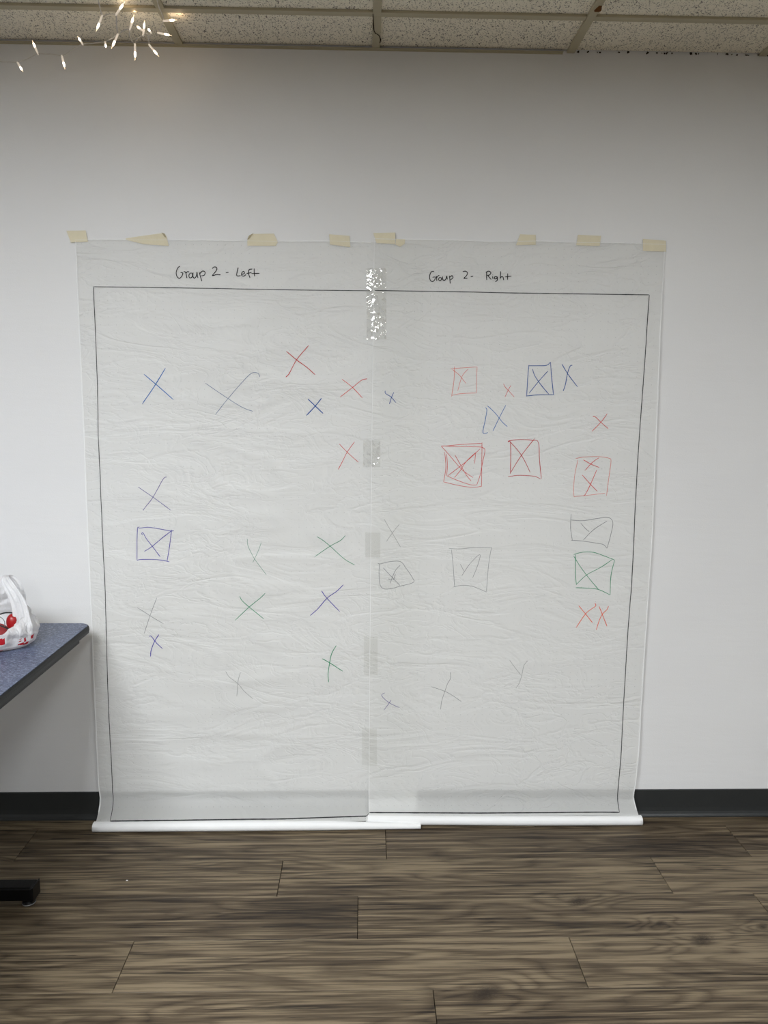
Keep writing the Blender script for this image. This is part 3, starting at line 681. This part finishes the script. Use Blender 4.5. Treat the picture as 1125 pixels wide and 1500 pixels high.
# ------------------------------------------------------------------ string lights
sl = empty('string_lights', (-1.05, -.15, H-.1)); so = Vector(sl.location)
tag(sl, 'string of small lit warm white bulbs hanging below the ceiling at upper left', 'string lights')
def q(px, py, d): return on_wall(px, py, d) - so
main_w = [(143, -6, .29), (146, 9, .262), (150, 22, .23), (160, 20.5, .225), (170, 22, .22), (170.6, 34, .20), (173, 49, .17), (180, 45, .17), (189, 43, .18), (190, 53, .17), (197, 64, .16), (200, 57, .16), (209, 52, .165), (216, 49, .17), (217.5, 58, .16), (218.5, 65, .155), (218, 57, .16), (221, 48, .165), (227, 44, .17), (231.4, 47.5, .165)]
left_w = [(-30, 84, .10), (0, 90, .10), (14, 90.5, .10), (25.6, 91, .10), (38, 87, .10), (47, 82.5, .10), (55.5, 78.5, .10), (66, 79, .10), (78, 79.5, .10), (90.5, 81.5, .10), (100, 77, .10), (110, 70, .11), (121, 65, .11), (135, 63.5, .12), (146, 62, .13), (155, 60, .14), (164, 56, .16), (173, 49, .17)]
right_w = [(231.4, 47.5, .165), (235, 42, .17), (237, 36, .175), (239.5, 30.8, .175), (238, 22, .19), (232, 8, .25), (229, -8, .29)]
for wline in (main_w, left_w, right_w):
    P = smooth_line([q(*a) for a in wline], 5)
    # two twisted strands
    m = []
    for ph in (0, math.pi):
        pts = [p + Vector((.0011*math.cos(i*.8+ph), .0011*math.sin(i*.8+ph), .0011*math.sin(i*.8+ph))) for i, p in enumerate(P)]
        m.append(tube_me('w', pts, .00095, 6))
    link('wire', join_me('wire', m), M_wire, sl, True)
M_socket = None
t = NT('frosted_socket'); t.col((.80, .78, .75)).rough(.35); t.set(t.b.inputs['Transmission Weight'], .35); t.set(t.b.inputs['Emission Color'], (1, .85, .7, 1)); t.set(t.b.inputs['Emission Strength'], .10); M_socket = t.m
M_bulb = emit_material('lit_bulb', (1.0, .83, .62), 2.6)
t = NT('glass_tip'); t.col((.9, .8, .68)).rough(.2); t.set(t.b.inputs['Emission Color'], (1, .72, .45, 1)); t.set(t.b.inputs['Emission Strength'], .55); M_tip = t.m
for m_ in (M_bulb, M_tip, M_socket): m_.cycles.emission_sampling = 'NONE'
BULBS = [((25.6, 91.6, .10), (34, 105.5, .10)), ((55.5, 79, .10), (47, 58.7, .10)), ((90.7, 81.8, .10), (95.3, 101.8, .10)), ((121.3, 65, .11), (113.8, 53.5, .13)), ((154, 62, .14), (155.4, 70.5, .175)),
         ((149.9, 22.4, .23), (140.5, 46.7, .215)), ((169.8, 21.8, .22), (182.8, 2.5, .262)), ((172.9, 49.8, .17), (163, 71.6, .165)), ((190.3, 43, .18), (196.2, 21.8, .20)), ((197.8, 64.7, .16), (197.8, 88.4, .155)),
         ((208.4, 44.8, .165), (199.6, 37.3, .19)), ((209.8, 52.3, .165), (212, 29.2, .175)), ((221.4, 48.5, .165), (216.4, 41, .19)), ((231.4, 47.9, .165), (252, 52.3, .165)), ((218.3, 65.3, .155), (233.2, 83.4, .150)), ((239.5, 30.5, .178), (259.4, 29.2, .18))]
for k, (a, b) in enumerate(BULBS):
    p0, p1 = q(*a), q(*b); ax = p1-p0; ln = max(ax.length, .026)
    s = link('bulb_socket', lathe_me('bulb_socket', [(.0018, -.002), (.0026, 0), (.0029, ln*.25), (.0028, ln*.48)], 10, ax, p0), M_socket, sl, True)
    link('bulb', lathe_me('bulb', [(.0022, ln*.46), (.0029, ln*.55), (.0030, ln*.66), (.0022, ln*.77), (.0012, ln*.81)], 10, ax, p0), M_bulb, s, True)
    link('bulb_tip', lathe_me('bulb_tip', [(.0013, ln*.80), (.0011, ln*.90), (.0004, ln)], 8, ax, p0), M_tip, s, True)
    if k not in (6, 8, 9, 15): continue          # one small light per handful of bulbs
    li = bpy.data.lights.new('bulb_glow', 'POINT'); li.energy = .006; li.color = (1, .68, .40); li.shadow_soft_size = .004
    lo = bpy.data.objects.new('bulb_glow', li); C.objects.link(lo); lo.parent = sl; lo.location = p0 + ax.normalized()*(ln+.008)

# ------------------------------------------------------------------ table
tb = empty('folding_table', (-1.29, -.85, 0)); to = Vector(tb.location)
tag(tb, 'dark blue flecked laminate table with black edge and black metal foot at left', 'table')
x0, x1, y0, y1 = -1.68, -.905, -1.62, -.072; ZT = .737
def rrect(x0, x1, y0, y1, r, n=8):
    out = []
    for cx, cy_, a0 in ((x1-r, y1-r, 0), (x0+r, y1-r, 90), (x0+r, y0+r, 180), (x1-r, y0+r, 270)):
        for k in range(n+1):
            a = math.radians(a0+90*k/n); out.append((cx+r*math.cos(a), cy_+r*math.sin(a)))
    return out
def stack(name, rings, mat, parent, off):
    v = []; f = []; n = len(rings[0][0])
    for pts, z in rings:
        for a, b in pts: v.append((a-off.x, b-off.y, z-off.z))
    for i in range(len(rings)-1):
        for k in range(n): f.append((i*n+k, i*n+(k+1) % n, (i+1)*n+(k+1) % n, (i+1)*n+k))
    f.append(tuple(range(n))[::-1]); f.append(tuple((len(rings)-1)*n+k for k in range(n)))
    return link(name, pydata(name, v, f), mat, parent)
ins = lambda d: rrect(x0+d, x1-d, y0+d, y1-d, .040-d*.8)
stack('tabletop', [(ins(.0045), ZT-.004), (ins(.0045), ZT)], M_lam, tb, to)
stack('edge_band', [(ins(.005), ZT-.027), (ins(.001), ZT-.024), (ins(-.0008), ZT-.014), (ins(0), ZT-.006), (ins(.0028), ZT-.0012), (ins(.0045), ZT-.0018), (ins(.006), ZT-.0045)], M_edge, tb, to)
ai = lambda d: rrect(x0+.022+d, x1-.022-d, y0+.03+d, y1-.055-d, .012)
stack('apron', [(ai(.003), ZT-.052), (ai(0), ZT-.049), (ai(0), ZT-.0268)], M_edge, tb, to)
for yl in (-.463, -1.28):
    xm = -1.29
    lg = link('leg', join_me('leg', [box_me('c', xm-.03-to.x, xm+.03-to.x, yl-.02-to.y, yl+.02-to.y, .056, ZT-.055, .004), box_me('p', xm-.2-to.x, xm+.2-to.x, yl-.03-to.y, yl+.03-to.y, ZT-.0585, ZT-.0522, .001)]), M_steel, tb)
    link('foot_bar', box_me('foot_bar', -1.612-to.x, -.9675-to.x, yl-.024-to.y, yl+.024-to.y, .018, .060, .005), M_steel, lg)
    link('end_cap', box_me('end_cap', -.9674-to.x, -.9635-to.x, yl-.0255-to.y, yl+.0255-to.y, .016, .061, .002), M_steel, lg)
    for xg in (-.986, -1.594):
        link('glide', lathe_me('glide', [(.007, .020), (.007, .0125), (.017, .011), (.0185, .006), (.0175, .001), (.014, 0.0)], 20, Vector((0, 0, 1)), Vector((xg-to.x, yl-.004-to.y, 0))), M_steel, lg, True)
        link('glide_ring', lathe_me('glide_ring', [(.0188, .0028), (.0194, .0034), (.0194, .0052), (.0188, .0058)], 24, Vector((0, 0, 1)), Vector((xg-to.x, yl-.004-to.y, 0)), False), M_chrome, lg, True)

# ------------------------------------------------------------------ carrier bag
bg = empty('plastic_bag', (-1.125, -.30, ZT)); bo = Vector(bg.location)
tag(bg, 'crumpled white plastic carrier bag with red print standing open on the blue table', 'bag')
NT_, NV = 120, 44
def rim(th):      # height of the rim around the bag; th=0 right, -90 front
    d = math.degrees(th)
    K = [(-180, .12), (-160, .15), (-142, .13), (-120, .062), (-95, .052), (-55, .058), (-32, .076), (-17, .094), (0, .125), (20, .152), (45, .155), (90, .160), (135, .155), (160, .152), (180, .12)]
    for a, b in zip(K, K[1:]):
        if d <= b[0]: return a[1]+(b[1]-a[1])*sst(a[0], b[0], d)
    return K[-1][1]
def bag_r(th, h):
    # nearly flat-bottomed pouch swelling low then drawn in towards the handles
    base = .108 + .020*math.sin(min(1, h/.08)*math.pi*.75)
    base -= .052*sst(.05, .19, h)
    if h < .012: base *= .86+.14*math.sqrt(max(0, h)/.012)
    d = math.degrees(th)
    lob = .008*math.cos(2*th+.4) + .006*math.cos(5*th+1) 
    cr_ = .0095*nz(th*4.0, h*26, 31) + .0065*nz(th*11, h*12, 33) + .0055*nz(th*3+h*60, h*40, 35)
    return base + lob + cr_*sst(0, .03, h)
v = []; f = []; mi = []
for j in range(NV+1):
    for i in range(NT_):
        th = -math.pi + 2*math.pi*i/NT_; hr = rim(th)*(1+.04*nz(th*6, 0, 40)); t_ = j/NV
        h = .0012 + hr*t_; r = bag_r(th, h)
        v.append((r*math.cos(th)*.98, r*math.sin(th)*1.02, h))
v.append((0, 0, .0014)); cidx = len(v)-1
def is_red(th, h):
    d = math.degrees(th)
    if -100 < d < -49 and .024+.0003*abs(d+75)*.6 < h < .046+.002*math.sin(d*.2): return True
    if -112 < d < -48 and .002 < h < .006 + .00018*(-48-d): return True
    if -31 < d < -17 and .014 < h < .035 and nz(th*14, h*150, 50) > -.1: return True
    if -14 < d < -8 and .028 < h < .038: return True
    return False
for j in range(NV):
    for i in range(NT_):
        f.append((j*NT_+i, j*NT_+(i+1) % NT_, (j+1)*NT_+(i+1) % NT_, (j+1)*NT_+i))
        th = -math.pi + 2*math.pi*(i+.5)/NT_; mi.append(1 if is_red(th, .0012+rim(th)*(j+.5)/NV) else 0)
for i in range(NT_): f.append((cidx, (i+1) % NT_, i)); mi.append(0)
me = pydata('bag_body', v, f); me.materials.append(M_bag); me.materials.append(M_bagred)
for p, k in zip(me.polygons, mi): p.material_index = k; p.use_smooth = True
body = link('bag_body', me, None, bg)
def strap(side):
    # handle: a gathered flat band looping from the front of the rim up and over to the back
    pts = []; c0 = math.radians(-18 if side > 0 else 198); c1 = math.radians(38 if side > 0 else 142)
    def rp(a, dz=0):
        h = rim(math.atan2(math.sin(a), math.cos(a))); r = bag_r(a, h); return Vector((r*math.cos(a)*.98, r*math.sin(a)*1.02, h+dz))
    A_, B_ = rp(c0, -.03), rp(c1, -.03)
    top = Vector(((.052 if side > 0 else -.052), .01, .203))
    ctl = [A_, A_.lerp(top, .5)+Vector((.012*side, -.008, .004)), top+Vector((0, -.014, -.004)), top+Vector((0, .012, 0)), B_.lerp(top, .5)+Vector((.012*side, .006, .0)), B_]
    P = smooth_line(ctl, 10); v = []; f = []; n = 14
    for i, p in enumerate(P):
        t_ = i/(len(P)-1); d = (P[min(i+1, len(P)-1)]-P[max(i-1, 0)]).normalized(); u = Vector((1, 0, 0)) if abs(d.x) < .8 else Vector((0, 1, 0))
        u = (u - d*u.dot(d)).normalized(); q_ = d.cross(u)
        wd = .010 + .018*abs(t_-.5)*2
        for k in range(n+1):
            s = k/n*2-1; v.append(p + u*(wd*s) + q_*(.0028*math.sin(s*9+t_*4) + .003*nz(s*3, t_*7, 60+side)))
    for i in range(len(P)-1):
        for k in range(n): f.append((i*(n+1)+k, i*(n+1)+k+1, (i+1)*(n+1)+k+1, (i+1)*(n+1)+k))
    link('handle', pydata('handle', v, f), M_bag, bg, True)
strap(1); strap(-1)
# what shows in the mouth of the bag
bm = bmesh.new(); bmesh.ops.create_icosphere(bm, subdivisions=3, radius=.022)
for vv in bm.verts: vv.co = Vector((vv.co.x*.8, vv.co.y*.8, vv.co.z*1.15)) * (1+.08*nz(vv.co.x*40, vv.co.z*40, 3))
me = bpy.data.meshes.new('red_bundle'); bm.to_mesh(me); bm.free()
tag(link('red_bundle', me, M_red, None, True, loc=(-1.050, -.325, ZT+.076)), 'glossy red rounded thing showing in the mouth of the white bag', 'bundle')
bm = bmesh.new(); bmesh.ops.create_icosphere(bm, subdivisions=3, radius=.048)
for vv in bm.verts: vv.co = Vector((vv.co.x, vv.co.y*.7, vv.co.z*.55)) * (1+.12*nz(vv.co.x*30, vv.co.z*30, 13))
me = bpy.data.meshes.new('red_cloth'); bm.to_mesh(me); bm.free()
tag(link('red_cloth', me, plain('dull_red', L(150, 60, 62), .8, .2), None, True, loc=(-1.115, -.31, ZT+.04)), 'dull red bundle lying low inside the white bag at the frame edge', 'bundle')
cp_ = [(-1.061, -.297, .096), (-1.085, -.298, .096), (-1.12, -.305, .086), (-1.165, -.31, .078), (-1.175, -.33, .08), (-1.15, -.345, .086), (-1.11, -.352, .083), (-1.07, -.36, .075), (-1.048, -.357, .064)]
tag(link('cord', tube_me('cord', smooth_line([Vector((a, b, ZT+c)) for a, b, c in cp_], 8), .0021, 8), M_cordblack, None, True), 'thin black cord curling inside the open white bag', 'cord')
cp_ = [(-1.11, -.325, .06), (-1.10, -.325, .085), (-1.085, -.328, .092), (-1.072, -.33, .08), (-1.07, -.335, .062)]
tag(link('cord', tube_me('cord', smooth_line([Vector((a, b, ZT+c)) for a, b, c in cp_], 8), .0011, 8), M_chrome, None, True), 'short grey wire loop inside the open white bag', 'cord')
# small crumb on the floor
p = on_level(186, 1290, 0)
tag(link('paper_scrap', box_me('paper_scrap', p.x-.003, p.x+.003, p.y-.002, p.y+.002, 0.0002, .0014, .0004, 1), M_roll), 'tiny pale scrap of paper on the wood floor below the left sheet', 'scrap')
